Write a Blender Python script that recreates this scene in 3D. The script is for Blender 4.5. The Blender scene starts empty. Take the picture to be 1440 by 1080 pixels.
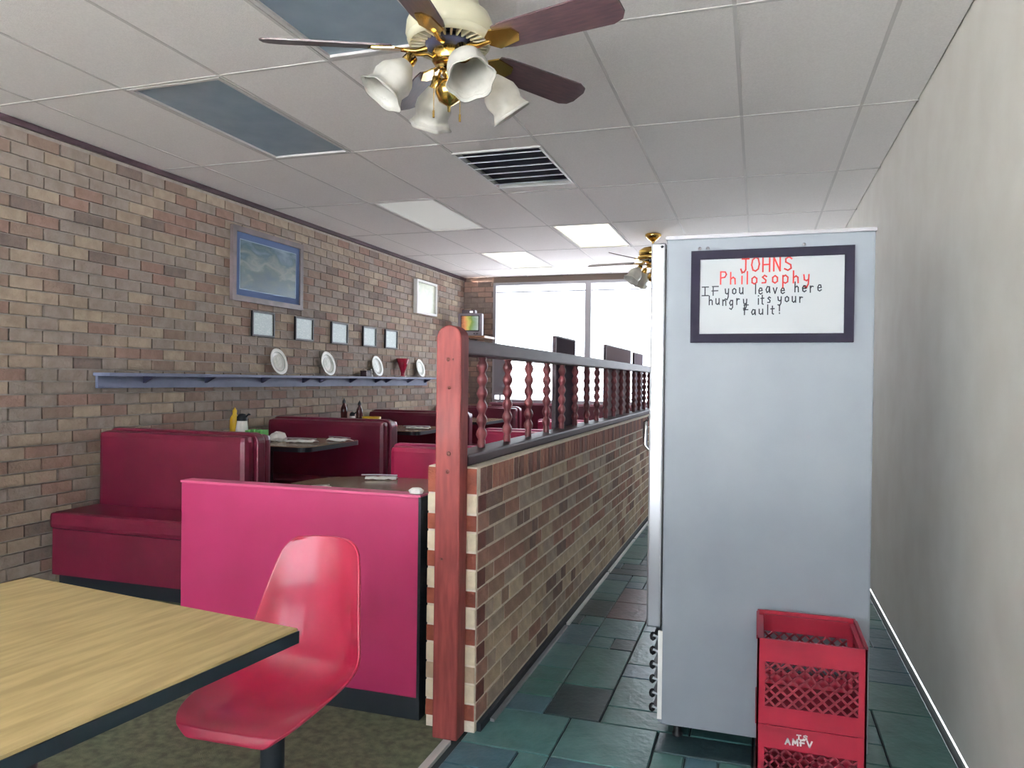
import bpy, bmesh, math, random
from mathutils import Vector, Matrix
PI = math.pi
rnd = random.Random(7)
S = bpy.context.scene
COL = S.collection

# ------------------------------------------------------------------ camera
FPX, YAW, PITCH, ROLL, CAMZ = 1060.0, math.radians(18.08), math.atan(6.3 / 1060), 0.0125, 1.4
_F0 = Vector((-math.sin(YAW), math.cos(YAW), 0)); _R0 = Vector((math.cos(YAW), math.sin(YAW), 0)); _U0 = Vector((0, 0, 1))
_F = _F0 * math.cos(PITCH) - _U0 * math.sin(PITCH); _U1 = _U0 * math.cos(PITCH) + _F0 * math.sin(PITCH)
_R = _R0 * math.cos(ROLL) + _U1 * math.sin(ROLL); _U = _U1 * math.cos(ROLL) - _R0 * math.sin(ROLL)
cd = bpy.data.cameras.new('camera'); cam = bpy.data.objects.new('camera', cd); COL.objects.link(cam)
cd.sensor_fit = 'HORIZONTAL'; cd.sensor_width = 36; cd.lens = FPX / 1440 * 36; cd.clip_start = 0.05; cd.clip_end = 200
m3 = Matrix((_R, _U, -_F)).transposed()
cam.matrix_world = Matrix.Translation((0, 0, CAMZ)) @ m3.to_4x4()
S.camera = cam

# ------------------------------------------------------------------ light and exposure
S.view_settings.view_transform = 'Standard'; S.view_settings.look = 'None'
S.view_settings.gamma = 1; S.view_settings.use_curve_mapping = False
S.view_settings.exposure = 1.07
W = bpy.data.worlds.new('sky'); S.world = W; W.use_nodes = True
bg = W.node_tree.nodes['Background']; bg.inputs[0].default_value = (0.90, 0.95, 1.0, 1); bg.inputs[1].default_value = 3.2
def portal(name, loc, rot, sx, sy):
    d = bpy.data.lights.new(name, 'AREA'); d.shape = 'RECTANGLE'; d.size = sx; d.size_y = sy
    d.cycles.is_portal = True
    o = bpy.data.objects.new(name, d); COL.objects.link(o); o.location = loc; o.rotation_euler = rot
portal('front_window_portal', (-1.6, 9.93, 1.9), (-PI / 2, 0, 0), 4.6, 2.0)
portal('back_window_portal', (-1.6, -2.94, 1.7), (PI / 2, 0, 0), 4.7, 2.2)
sd = bpy.data.lights.new('sun', 'SUN'); sd.energy = 175; sd.angle = .01; sd.color = (1, .99, .98)
so_ = bpy.data.objects.new('sun', sd); COL.objects.link(so_); so_.rotation_euler = (0, math.radians(-38), 0)
LAMP = .55        # ceiling lamps that are switched on

# ------------------------------------------------------------------ materials
def lin(c):
    return tuple((x / 255 / 12.92) if x / 255 <= 0.04045 else ((x / 255 + 0.055) / 1.055) ** 2.4 for x in c) + (1,)
MATS = {}
def mat(name, c, rough=0.5, c2=None, scale=8, metal=0, bump=0, bscale=60, coat=0, stretch=None, emit=0, alpha=None, spec=0.5, ramp=(0.35, 0.65), trans=0):
    if name in MATS: return MATS[name]
    m = bpy.data.materials.new(name); m.use_nodes = True; nt = m.node_tree; n = nt.nodes; L = nt.links
    b = n['Principled BSDF']; b.inputs['Base Color'].default_value = lin(c); b.inputs['Roughness'].default_value = rough
    b.inputs['Metallic'].default_value = metal; b.inputs['Coat Weight'].default_value = coat; b.inputs['Coat Roughness'].default_value = 0.1
    b.inputs['Specular IOR Level'].default_value = spec
    if trans: b.inputs['Transmission Weight'].default_value = trans
    if emit:
        b.inputs['Emission Color'].default_value = lin(c); b.inputs['Emission Strength'].default_value = emit
    tc = n.new('ShaderNodeTexCoord'); mp = n.new('ShaderNodeMapping'); L.new(tc.outputs['Object'], mp.inputs[0])
    if stretch: mp.inputs['Scale'].default_value = stretch
    if c2:
        nz = n.new('ShaderNodeTexNoise'); nz.inputs['Scale'].default_value = scale; nz.inputs['Detail'].default_value = 5
        L.new(mp.outputs[0], nz.inputs['Vector'])
        r = n.new('ShaderNodeValToRGB'); r.color_ramp.elements[0].color = lin(c); r.color_ramp.elements[1].color = lin(c2)
        r.color_ramp.elements[0].position, r.color_ramp.elements[1].position = ramp
        L.new(nz.outputs['Fac'], r.inputs[0]); L.new(r.outputs[0], b.inputs['Base Color'])
        if emit: L.new(r.outputs[0], b.inputs['Emission Color'])
    if bump:
        n2 = n.new('ShaderNodeTexNoise'); n2.inputs['Scale'].default_value = bscale; n2.inputs['Detail'].default_value = 4
        L.new(mp.outputs[0], n2.inputs['Vector'])
        bp = n.new('ShaderNodeBump'); bp.inputs['Strength'].default_value = bump; bp.inputs['Distance'].default_value = 0.01
        L.new(n2.outputs['Fac'], bp.inputs['Height']); L.new(bp.outputs[0], b.inputs['Normal'])
    MATS[name] = m
    return m
def glass_mat(name, tint=(255, 255, 255), gloss=0.08):
    m = bpy.data.materials.new(name); m.use_nodes = True; nt = m.node_tree; n = nt.nodes; L = nt.links
    n.remove(n['Principled BSDF']); out = n['Material Output']
    t = n.new('ShaderNodeBsdfTransparent'); t.inputs[0].default_value = lin(tint)
    g = n.new('ShaderNodeBsdfGlossy'); g.inputs['Roughness'].default_value = 0.05
    x = n.new('ShaderNodeMixShader'); x.inputs[0].default_value = gloss
    L.new(t.outputs[0], x.inputs[1]); L.new(g.outputs[0], x.inputs[2]); L.new(x.outputs[0], out.inputs[0])
    MATS[name] = m; return m
def art_mat(name, stops, scale, stretch=(1, 1, 1), emit=0, vertical=None):
    m = bpy.data.materials.new(name); m.use_nodes = True; nt = m.node_tree; n = nt.nodes; L = nt.links
    b = n['Principled BSDF']; b.inputs['Roughness'].default_value = 0.25
    tc = n.new('ShaderNodeTexCoord'); mp = n.new('ShaderNodeMapping'); mp.inputs['Scale'].default_value = stretch
    L.new(tc.outputs['Generated'], mp.inputs[0])
    nz = n.new('ShaderNodeTexNoise'); nz.inputs['Scale'].default_value = scale; nz.inputs['Detail'].default_value = 6; nz.inputs['Distortion'].default_value = 0.6
    L.new(mp.outputs[0], nz.inputs['Vector'])
    fac = nz.outputs['Fac']
    if vertical:
        sp = n.new('ShaderNodeSeparateXYZ'); L.new(tc.outputs['Generated'], sp.inputs[0])
        ml = n.new('ShaderNodeMath'); ml.operation = 'MULTIPLY_ADD'; ml.inputs[1].default_value = vertical[1]; L.new(sp.outputs[vertical[0]], ml.inputs[0])
        mm = n.new('ShaderNodeMath'); mm.operation = 'MULTIPLY'; mm.inputs[1].default_value = vertical[2]; L.new(fac, mm.inputs[0])
        L.new(mm.outputs[0], ml.inputs[2]); fac = ml.outputs[0]
    r = n.new('ShaderNodeValToRGB'); cr = r.color_ramp
    while len(cr.elements) < len(stops): cr.elements.new(0.5)
    for e, (p, c) in zip(cr.elements, stops): e.position = p; e.color = lin(c)
    L.new(fac, r.inputs[0]); L.new(r.outputs[0], b.inputs['Base Color'])
    if emit:
        L.new(r.outputs[0], b.inputs['Emission Color']); b.inputs['Emission Strength'].default_value = emit
    MATS[name] = m; return m

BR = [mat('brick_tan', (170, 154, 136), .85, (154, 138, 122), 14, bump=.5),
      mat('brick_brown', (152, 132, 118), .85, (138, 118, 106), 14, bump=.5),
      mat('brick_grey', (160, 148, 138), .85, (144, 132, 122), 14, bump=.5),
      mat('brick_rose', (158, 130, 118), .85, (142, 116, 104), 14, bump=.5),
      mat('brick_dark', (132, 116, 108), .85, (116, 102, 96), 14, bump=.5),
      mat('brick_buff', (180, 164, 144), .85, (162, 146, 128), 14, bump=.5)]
M_red_brick = mat('brick_red', (150, 80, 58), .8, (122, 62, 48), 16, bump=.5)
M_red_dark = mat('brick_red_dark', (112, 58, 48), .8, (92, 48, 42), 16, bump=.5)
M_sold = [mat('soldier_a', (158, 104, 88), .8, (136, 88, 76), 16, bump=.5), mat('soldier_b', (130, 92, 82), .8, (112, 78, 70), 16, bump=.5), mat('soldier_c', (172, 118, 98), .8, (148, 100, 86), 16, bump=.5)]
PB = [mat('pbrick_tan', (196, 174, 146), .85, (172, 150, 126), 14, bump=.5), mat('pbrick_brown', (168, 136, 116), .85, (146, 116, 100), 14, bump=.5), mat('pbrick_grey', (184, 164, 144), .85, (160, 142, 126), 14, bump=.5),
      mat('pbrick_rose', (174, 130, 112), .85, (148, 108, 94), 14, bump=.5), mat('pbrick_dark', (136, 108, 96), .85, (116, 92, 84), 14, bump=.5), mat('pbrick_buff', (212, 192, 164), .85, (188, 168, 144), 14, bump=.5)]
M_white_brick = mat('brick_white', (226, 214, 188), .7, (186, 172, 146), 10, bump=.4, ramp=(.45, .75))
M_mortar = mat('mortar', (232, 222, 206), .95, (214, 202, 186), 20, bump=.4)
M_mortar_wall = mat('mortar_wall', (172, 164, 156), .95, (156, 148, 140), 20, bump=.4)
M_ceil = mat('ceiling_tile', (240, 237, 234), .9, (232, 229, 226), 120, bump=.25, bscale=220)
M_tbar = mat('ceiling_grid', (204, 201, 198), .7)
M_dark_wood = mat('dark_wood', (74, 54, 62), .5, (58, 42, 50), 6, spec=.35, stretch=(8, 1, 8))
M_spindle = mat('spindle_wood', (124, 58, 64), .35, (92, 42, 48), 10, coat=.2)
M_post = mat('post_wood', (134, 62, 60), .6, (110, 48, 46), 5, coat=.04, spec=.3, stretch=(10, 10, 1.2))
M_knot = mat('knot', (92, 40, 30), .4)
M_steel = mat('stainless', (190, 192, 198), .28, metal=.85)
M_chrome = mat('chrome', (220, 220, 224), .12, metal=1)
M_brass = mat('brass', (206, 172, 96), .18, metal=1)
M_fridge = mat('fridge_paint', (143, 151, 159), .42, (135, 143, 152), 3, bump=.03, bscale=200)
M_black = mat('black_plastic', (22, 24, 28), .45)
M_white = mat('white_paint', (228, 228, 226), .5)
M_paper = mat('paper', (236, 236, 232), .8)
M_wall = mat('cream_wall', (232, 229, 220), .8, (226, 222, 212), 4)
M_pink = mat('pink_laminate', (168, 46, 96), .42, (160, 40, 88), 3, spec=.5)
M_pink_trim = mat('pink_trim', (204, 92, 132), .25)
M_red_vinyl = mat('red_vinyl', (178, 40, 84), .3, (166, 32, 76), 5, bump=.05, bscale=120)
M_maroon_shaded = mat('maroon_shaded_vinyl', (104, 26, 50), .33, (92, 22, 44), 5, bump=.05, bscale=120)  # booth vinyl with shade put into the colour; own maroon on window trim
M_shell = mat('red_fibreglass', (160, 34, 66), .28, (150, 28, 58), 6, coat=.5)
M_oak = mat('oak_laminate', (182, 162, 114), .4, (158, 138, 94), 5, stretch=(9, 1, 1))
M_brown_top = mat('brown_laminate', (158, 136, 110), .16, (142, 122, 100), 6)
M_edge = mat('black_edge', (24, 36, 44), .4)
M_base = mat('black_base', (22, 30, 38), .55)
M_blue = mat('blue_grey_paint', (122, 130, 158), .55, (112, 120, 148), 8)
M_carpet = mat('carpet_pile', (118, 124, 98), .95, (88, 92, 74), 26, bump=.8, bscale=300)
M_milk = mat('crate_plastic', (146, 22, 46), .4, (130, 18, 40), 7)
M_glass = glass_mat('window_glass', (250, 252, 255), .06)
M_alu = mat('aluminium', (150, 148, 152), .4, metal=.6)
M_light_on = mat('lamp_diffuser_on', (238, 235, 218), .5, emit=LAMP)
M_light_dim = mat('lamp_diffuser_dim', (214, 216, 212), .5, emit=.18)
M_light_off = mat('lamp_diffuser_off', (140, 156, 168), .35, (126, 144, 158), 6)
M_frost = mat('frosted_glass', (196, 194, 186), .35, (178, 176, 168), 18, spec=.5)
M_blade = mat('fan_blade', (80, 60, 62), .4, (60, 46, 52), 7, stretch=(2, 14, 1))
M_cream = mat('cream_enamel', (206, 202, 176), .35)
M_navy = mat('vent_dark', (40, 42, 62), .7)
M_ink_red = mat('red_marker', (196, 52, 50), .7)
M_ink = mat('black_marker', (38, 40, 50), .7)
M_board = mat('sign_board', (184, 189, 192), .4)
M_slate = [mat('slate_green', (70, 112, 108), .28, (54, 94, 92), 9, bump=.25, bscale=30), mat('slate_teal', (82, 122, 124), .28, (62, 104, 106), 9, bump=.25, bscale=30),
           mat('slate_blue', (72, 104, 116), .28, (58, 90, 104), 9, bump=.25, bscale=30), mat('slate_dark', (50, 70, 74), .28, (40, 58, 64), 9, bump=.25, bscale=30),
           mat('slate_red', (108, 80, 82), .3, (84, 66, 70), 9, bump=.25, bscale=30)]
M_grout = mat('grout', (44, 52, 56), .9)
M_outside = mat('pavement', (222, 220, 216), .9)

# ------------------------------------------------------------------ mesh helpers
class G:
    def __init__(s): s.v = []; s.f = []; s.mi = []; s.sm = []
    def add(s, vs, fs, mi=0, smooth=False):
        o = len(s.v); s.v += [tuple(p) for p in vs]
        for f in fs: s.f.append(tuple(i + o for i in f)); s.mi.append(mi); s.sm.append(smooth)
        return s
    def box(s, x0, x1, y0, y1, z0, z1, mi=0, M=None, ch=0):
        if ch:  # chamfered box (octagon rings)
            bm = bmesh.new(); bmesh.ops.create_cube(bm, size=1)
            for q in bm.verts: q.co = Vector(((x0 + x1) / 2 + q.co.x * (x1 - x0), (y0 + y1) / 2 + q.co.y * (y1 - y0), (z0 + z1) / 2 + q.co.z * (z1 - z0)))
            bmesh.ops.bevel(bm, geom=bm.edges[:], offset=ch, segments=2, affect='EDGES', profile=0.6)
            if M: bm.transform(M)
            bm.verts.index_update()
            s.add([q.co[:] for q in bm.verts], [[q.index for q in f.verts] for f in bm.faces], mi, False); bm.free(); return s
        vs = [Vector((x, y, z)) for x in (x0, x1) for y in (y0, y1) for z in (z0, z1)]
        if M: vs = [M @ p for p in vs]
        return s.add(vs, [(0, 1, 3, 2), (4, 6, 7, 5), (0, 4, 5, 1), (2, 3, 7, 6), (0, 2, 6, 4), (1, 5, 7, 3)], mi)
    def lathe(s, prof, M=None, n=16, mi=0, smooth=True, wave=None):
        vs = []; fs = []
        for j, (r, z) in enumerate(prof):
            for i in range(n):
                a = 2 * PI * i / n; rr = max(r, 1e-4)
                if wave: rr *= 1 + wave[j] * math.cos(a * 6)
                p = Vector((rr * math.cos(a), rr * math.sin(a), z)); vs.append(M @ p if M else p)
        for j in range(len(prof) - 1):
            for i in range(n):
                k = (i + 1) % n; fs.append((j * n + i, j * n + k, (j + 1) * n + k, (j + 1) * n + i))
        return s.add(vs, fs, mi, smooth)
    def tube(s, pts, r, n=8, mi=0, caps=True):
        pts = [Vector(p) for p in pts]; vs = []; fs = []; up = Vector((0, 0, 1))
        for i, p in enumerate(pts):
            t = (pts[min(i + 1, len(pts) - 1)] - pts[max(i - 1, 0)]).normalized()
            a = t.cross(up if abs(t.z) < .95 else Vector((1, 0, 0))).normalized(); b = t.cross(a)
            rr = r[i] if isinstance(r, (list, tuple)) else r
            for k in range(n): q = 2 * PI * k / n; vs.append(p + a * rr * math.cos(q) + b * rr * math.sin(q))
        for i in range(len(pts) - 1):
            for k in range(n): l = (k + 1) % n; fs.append((i * n + k, i * n + l, (i + 1) * n + l, (i + 1) * n + k))
        s.add(vs, fs, mi, True)
        if caps: s.add(vs[:n], [tuple(range(n))], mi); s.add(vs[-n:], [tuple(reversed(range(n)))], mi)
        return s
    def prism(s, poly, z0, z1, M=None, mi=0):
        n = len(poly); vs = [Vector((x, y, z0)) for x, y in poly] + [Vector((x, y, z1)) for x, y in poly]
        if M: vs = [M @ p for p in vs]
        return s.add(vs, [tuple(reversed(range(n))), tuple(range(n, 2 * n))] + [(i, (i + 1) % n, n + (i + 1) % n, n + i) for i in range(n)], mi)
    def mesh(s, name, mats):
        me = bpy.data.meshes.new(name); me.from_pydata(s.v, [], s.f)
        for m in (mats if isinstance(mats, (list, tuple)) else [mats]): me.materials.append(m)
        me.polygons.foreach_set('material_index', s.mi); me.polygons.foreach_set('use_smooth', s.sm)
        bm = bmesh.new(); bm.from_mesh(me); bmesh.ops.recalc_face_normals(bm, faces=bm.faces[:]); bm.to_mesh(me); bm.free()
        return me
    def build(s, name, mats, parent=None, loc=None):
        return link(name, s.mesh(name, mats), parent, loc)
def link(name, me, parent=None, loc=None):
    o = bpy.data.objects.new(name, me); COL.objects.link(o)
    if parent: o.parent = parent
    if loc: o.location = loc
    return o
def thing(name, label, cat, loc=(0, 0, 0), rz=0, group=None):
    o = bpy.data.objects.new(name, None); o.empty_display_size = .1; COL.objects.link(o); o.location = loc; o.rotation_euler = (0, 0, rz)
    return tag(o, label, cat, group)
def tag(o, label, cat, group=None):
    o['label'] = label; o['category'] = cat
    if group: o['group'] = group
    return o
def struct(o): o['kind'] = 'structure'; return o
def dup(root, loc, label, rz=None, group=None):
    r = root.copy(); COL.objects.link(r); r.location = loc; r['label'] = label
    if rz is not None: r.rotation_euler = (0, 0, rz)
    if group: r['group'] = group
    for ch in list(root.children):
        c = ch.copy(); COL.objects.link(c); c.parent = r
        for g in ch.children:
            d = g.copy(); COL.objects.link(d); d.parent = c
    return r
def rounded(w, d, r, n=6, corners=(1, 1, 1, 1)):
    out = []
    for k, (sx, sy) in enumerate(((1, 1), (-1, 1), (-1, -1), (1, -1))):
        rr = r if corners[k] else 0.004
        for i in range(n + 1):
            a = PI / 2 * k + PI / 2 * i / n
            out.append((sx * (w / 2 - rr) + rr * math.cos(a), sy * (d / 2 - rr) + rr * math.sin(a)))
    return out

XL, XR, YB, YF, H = -4.0, 0.75, -3.0, 10.0, 2.83
BRICKMESH = {}
def brick_mesh(w, d, h, m):
    k = (round(w, 3), round(d, 3), round(h, 3), m.name)
    if k not in BRICKMESH:
        g = G(); c = .004          # chamfered on the four front edges of every side
        g.box(-w / 2, w / 2, -d / 2, d / 2, -h / 2, h / 2)
        BRICKMESH[k] = g.mesh('brick', m)
    return BRICKMESH[k]

# ------------------------------------------------------------------ floor
fl = struct(G().box(XL, XR, YB, YF, -.12, -.012).build('floor', M_grout))
G().box(XL, -1.125, YB, YF, -.012, .0).build('carpet', M_carpet, fl)
G().box(-1.14, -1.108, YB, 2.69, -.011, .004).build('threshold_strip', mat('strip_metal', (186, 188, 186), .45), fl)
UX, UY, X0, Y0 = .12, .17, -1.08, 1.52
NX, NY = 15, 50
occ = [[False] * NX for _ in range(NY)]
SIZES = [(2, 2), (2, 2), (2, 2), (2, 1), (3, 2), (2, 1), (1, 1), (3, 1), (2, 3)]
tile_cache = {}
r2 = random.Random(21)
for j in range(NY):
    for i in range(NX):
        if occ[j][i]: continue
        opts = SIZES[:]; r2.shuffle(opts)
        for (a, b) in opts + [(1, 1)]:
            if i + a <= NX and j + b <= NY and not any(occ[j + q][i + p] for p in range(a) for q in range(b)): break
        for p in range(a):
            for q in range(b): occ[j + q][i + p] = True
        cx, cy = X0 + (i + a / 2) * UX, Y0 + (j + b / 2) * UY
        mi = r2.choice([0, 0, 0, 1, 1, 1, 2, 2, 2, 3, 4] if cy < 5 else [0, 1, 1, 2, 2, 2, 3])
        key = (a, b, mi)
        if key not in tile_cache:
            w, d = a * UX - .007, b * UY - .007; g = G(); c = .003
            g.add([(-w/2, -d/2, -.012), (w/2, -d/2, -.012), (w/2, d/2, -.012), (-w/2, d/2, -.012), (-w/2, -d/2, -.003), (w/2, -d/2, -.003), (w/2, d/2, -.003), (-w/2, d/2, -.003),
                   (-w/2+c, -d/2+c, 0), (w/2-c, -d/2+c, 0), (w/2-c, d/2-c, 0), (-w/2+c, d/2-c, 0)],
                  [(0, 3, 2, 1)] + [(k, (k+1) % 4, 4+(k+1) % 4, 4+k) for k in range(4)] + [(4+k, 4+(k+1) % 4, 8+(k+1) % 4, 8+k) for k in range(4)] + [(8, 9, 10, 11)])
            tile_cache[key] = g.mesh('floor_tile', M_slate[mi])
        x = min(cx, XR)
        link('floor_tile', tile_cache[key], fl, (cx, cy, r2.uniform(-.0015, .0005)))

# ------------------------------------------------------------------ ceiling: grid, lay-in tiles
GX = [-.105 - .59 * k for k in range(-2, 8)]          # grid lines across the room
GY = [2.99 + 1.26 * k for k in range(-5, 7)]
def cell(i, j): return GX[i + 1], GX[i], GY[j], GY[j + 1]
ce = struct(G().box(XL, XR, YB, YF, H + .06, H + .16).build('ceiling', M_white))
LIGHTS = {(5, 8): 'on', (6, 9): 'on2', (6, 7): 'dim', (6, 5): 'off', (5, 4): 'off2'}   # filled below (column, row)
VENT = (4, 6)
def colidx(x): return max(i for i in range(len(GX)) if GX[i] > x)
def rowidx(y): return max(j for j in range(len(GY)) if GY[j] < y)
LIGHT_POS = {'on': (-1.58, 7.4), 'on2': (-2.76, 8.6), 'dim': (-2.76, 6.1), 'off': (-2.76, 3.6), 'off2': (-1.58, 2.3)}
LCELL = {(colidx(x), rowidx(y)): k for k, (x, y) in LIGHT_POS.items()}
VC = (colidx(-1.58), rowidx(4.9))
g = G()
for x in GX:
    if XL < x < XR: g.box(x - .008, x + .008, YB, YF, H + .002, H + .03)
for y in GY:
    if YB < y < YF: g.box(XL, XR, y - .008, y + .008, H + .0014, H + .03)
g.build('ceiling_grid', M_tbar, ce)
tcache = {}
xs = [min(GX[0], XR)] + GX[1:] + [XL]
xs = [XR] + [x for x in GX if XL < x < XR] + [XL]
ys = [YB] + [y for y in GY if YB < y < YF] + [YF]
for i in range(len(xs) - 1):
    for j in range(len(ys) - 1):
        cx, cy = (xs[i] + xs[i+1]) / 2, (ys[j] + ys[j+1]) / 2
        if (colidx(cx), rowidx(cy)) in LCELL or (colidx(cx), rowidx(cy)) == VC: continue
        w, d = xs[i] - xs[i+1] - .014, ys[j+1] - ys[j] - .014; k = (round(w, 3), round(d, 3))
        if w < .02: continue
        if k not in tcache: tcache[k] = G().box(-w/2, w/2, -d/2, d/2, .004, .022).mesh('ceiling_tile', M_ceil)
        link('ceiling_tile', tcache[k], ce, (cx, cy, H))
NAMEL = {'on': ('glowing cream ceiling light panel above the dark railing, right of the other lit one', M_light_on),
         'on2': ('glowing cream ceiling light panel nearest the front window', M_light_on),
         'dim': ('pale grey ceiling light panel to the left beyond the air vent', M_light_dim),
         'off': ('unlit blue-grey ceiling light panel at the left above the big picture', M_light_off),
         'off2': ('unlit blue-grey ceiling light panel directly behind the near fan', M_light_off)}
for (i, j), k in LCELL.items():
    x0, x1, y0, y1 = cell(i, j); cx, cy = (x0 + x1) / 2, (y0 + y1) / 2; w, d = .56, 1.23
    t = thing('ceiling_light', NAMEL[k][0], 'ceiling light', (cx, cy, H), group='recessed ceiling lights')
    f = G()
    for a in ((-w/2, -w/2+.02, -d/2, d/2), (w/2-.02, w/2, -d/2, d/2), (-w/2+.02, w/2-.02, -d/2, -d/2+.02), (-w/2+.02, w/2-.02, d/2-.02, d/2)): f.box(*a, .0, .05)
    f.build('light_frame', M_tbar, t)
    G().box(-w/2+.02, w/2-.02, -d/2+.02, d/2-.02, .012, .03).build('diffuser', NAMEL[k][1], t)
# air vent, in the middle of its tile
x0, x1, y0, y1 = cell(*VC)
g = G(); g.box(x0 + .012, x1 - .012, y0 + .012, 4.44, H + .005, H + .022); g.box(x0 + .012, x1 - .012, 5.34, y1 - .012, H + .005, H + .022)
g.build('ceiling_tile', M_ceil, ce)
t = thing('air_vent', 'large square ceiling air vent with dark slots and white blades', 'vent', (-1.58, 4.89, H))
w, d = .59, .90; g = G()
for a in ((-w/2, -w/2+.018, -d/2, d/2), (w/2-.018, w/2, -d/2, d/2), (-w/2+.018, w/2-.018, -d/2, -d/2+.018), (-w/2+.018, w/2-.018, d/2-.018, d/2)): g.box(*a, -.004, .02)
g.build('vent_frame', M_white, t)
G().box(-w/2+.018, w/2-.018, -d/2+.018, d/2-.018, .03, .05).build('vent_backing', M_navy, t)
lm = G(); lm.box(-w/2+.018, w/2-.018, -.03, .03, -.0022, .0022, M=Matrix.Rotation(math.radians(21), 4, 'X')); lm = lm.mesh('louvre', mat('vent_louvre', (214, 216, 224), .4))
for k in range(6): link('louvre', lm, t, (0, -d/2 + .10 + k * .14, .004))

# ------------------------------------------------------------------ left wall: bricks
wl = struct(G().box(XL - .2, XL - .012, YB, YF + .2, 0, H + .1).build('wall_left', M_mortar_wall))
stuff = G(); nparts = 0
r3 = random.Random(5)
C = .075
for k in range(int(H / C)):
    z = .005 + k * C; y = 2.2 + (.105 if k % 2 else 0)
    while y < YF - .02:
        l = min(.20, YF - .002 - y)
        if l < .03: break
        mi = r3.choices(range(6), [4, 3, 6, 2.5, .7, 2])[0]
        if nparts < 300 and z > 1.08 and 4.72 < y < 7.2 and l > .19:
            link('brick', brick_mesh(.024, .2, .065, BR[mi]), wl, (XL - .006 + r3.uniform(-.002, .002), y + .1, z + .0375)); nparts += 1
        else:
            px = r3.uniform(-.002, .002); stuff.box(XL - .018 + px, XL + .006 + px, y, y + l, z + .005, z + .07, mi)
        y += l + .01
o = stuff.build('brickwork', BR, wl); o['kind'] = 'stuff'
struct(G().box(XL + .007, XL + .03, YB, YF, H - .035, H + .0).build('trim_1', M_dark_wood))
# right wall and back wall
struct(G().box(XR, XR + .12, YB, YF + .2, 0, H + .1).build('wall_right', M_wall))
wb = struct(G().box(XL, XR, YB - .15, YB, 0, .6).box(XL, XR, YB - .15, YB, 2.8, H + .1).box(XL, XL + .1, YB - .15, YB, .6, 2.8).box(XR - .1, XR, YB - .15, YB, .6, 2.8).build('wall_back', M_wall))
w4 = struct(G().box(XL + .1, XR - .1, YB - .09, YB - .07, .6, 2.8).build('window_4', M_glass))
f = G()
for x in (-3.87, -2.4, -.95, .62): f.box(x - .03, x + .03, YB - .11, YB - .05, .6, 2.8)
f.build('window_frame', M_alu, w4)

# ------------------------------------------------------------------ front wall with its shop windows
wf = struct(G().box(XL, -3.56, YF + .012, YF + .2, 0, H + .1).box(-3.56, XR, YF, YF + .2, 2.755, H + .1).box(-3.56, XR, YF, YF + .2, 0, 1.08).build('wall_front', mat('front_wall', (106, 92, 84), .8)))
g = G()
for k in range(int(H / C)):
    z = .005 + k * C; x = XL + .004 - (.1 if k % 2 else 0)
    while x < -3.57:
        a, b = max(x, XL + .004), min(x + .2, -3.56)
        if b - a > .02: g.box(a, b, YF - .004, YF + .02, z + .005, z + .07, r3.choice([1, 3, 4, 4, 4]))
        x += .21
o = g.build('brickwork', BR, wf); o['kind'] = 'stuff'
for n, (a, b) in enumerate(((-3.56, -2.20), (-2.20, -.76), (-.76, .70))):
    wn = struct(G().box(a + .035, b - .035, YF + .05, YF + .06, 1.12, 2.72).build('window_%d' % (n + 1), M_glass))
    f = G(); f.box(a, a + .04, YF, YF + .1, 1.08, 2.755); f.box(b - .04, b, YF, YF + .1, 1.08, 2.755)
    f.box(a + .04, b - .04, YF, YF + .1, 1.08, 1.12); f.box(a + .04, b - .04, YF, YF + .1, 2.715, 2.755)
    f.build('window_frame', M_alu, wn)
    G().box(a + .04, b - .04, YF + .03, YF + .045, 2.615, 2.63).build('transom_bar', M_alu, wn)
struct(G().box(-3.56, XR, YF - .12, YF, 1.05, 1.08).build('trim_2', mat('sill_paint', (150, 96, 112), .35)))
struct(G().box(-3.56, XR, YF - .015, YF, 0, 1.05).build('trim_3', M_maroon_shaded))
struct(G().box(-30, 30, YF + .2, YF + 40, -.3, -.12).build('ground', mat('asphalt', (70, 70, 72), .9)))
struct(G().box(-30, 30, -40, YB - .15, -.3, -.12).build('ground', M_outside))

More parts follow.
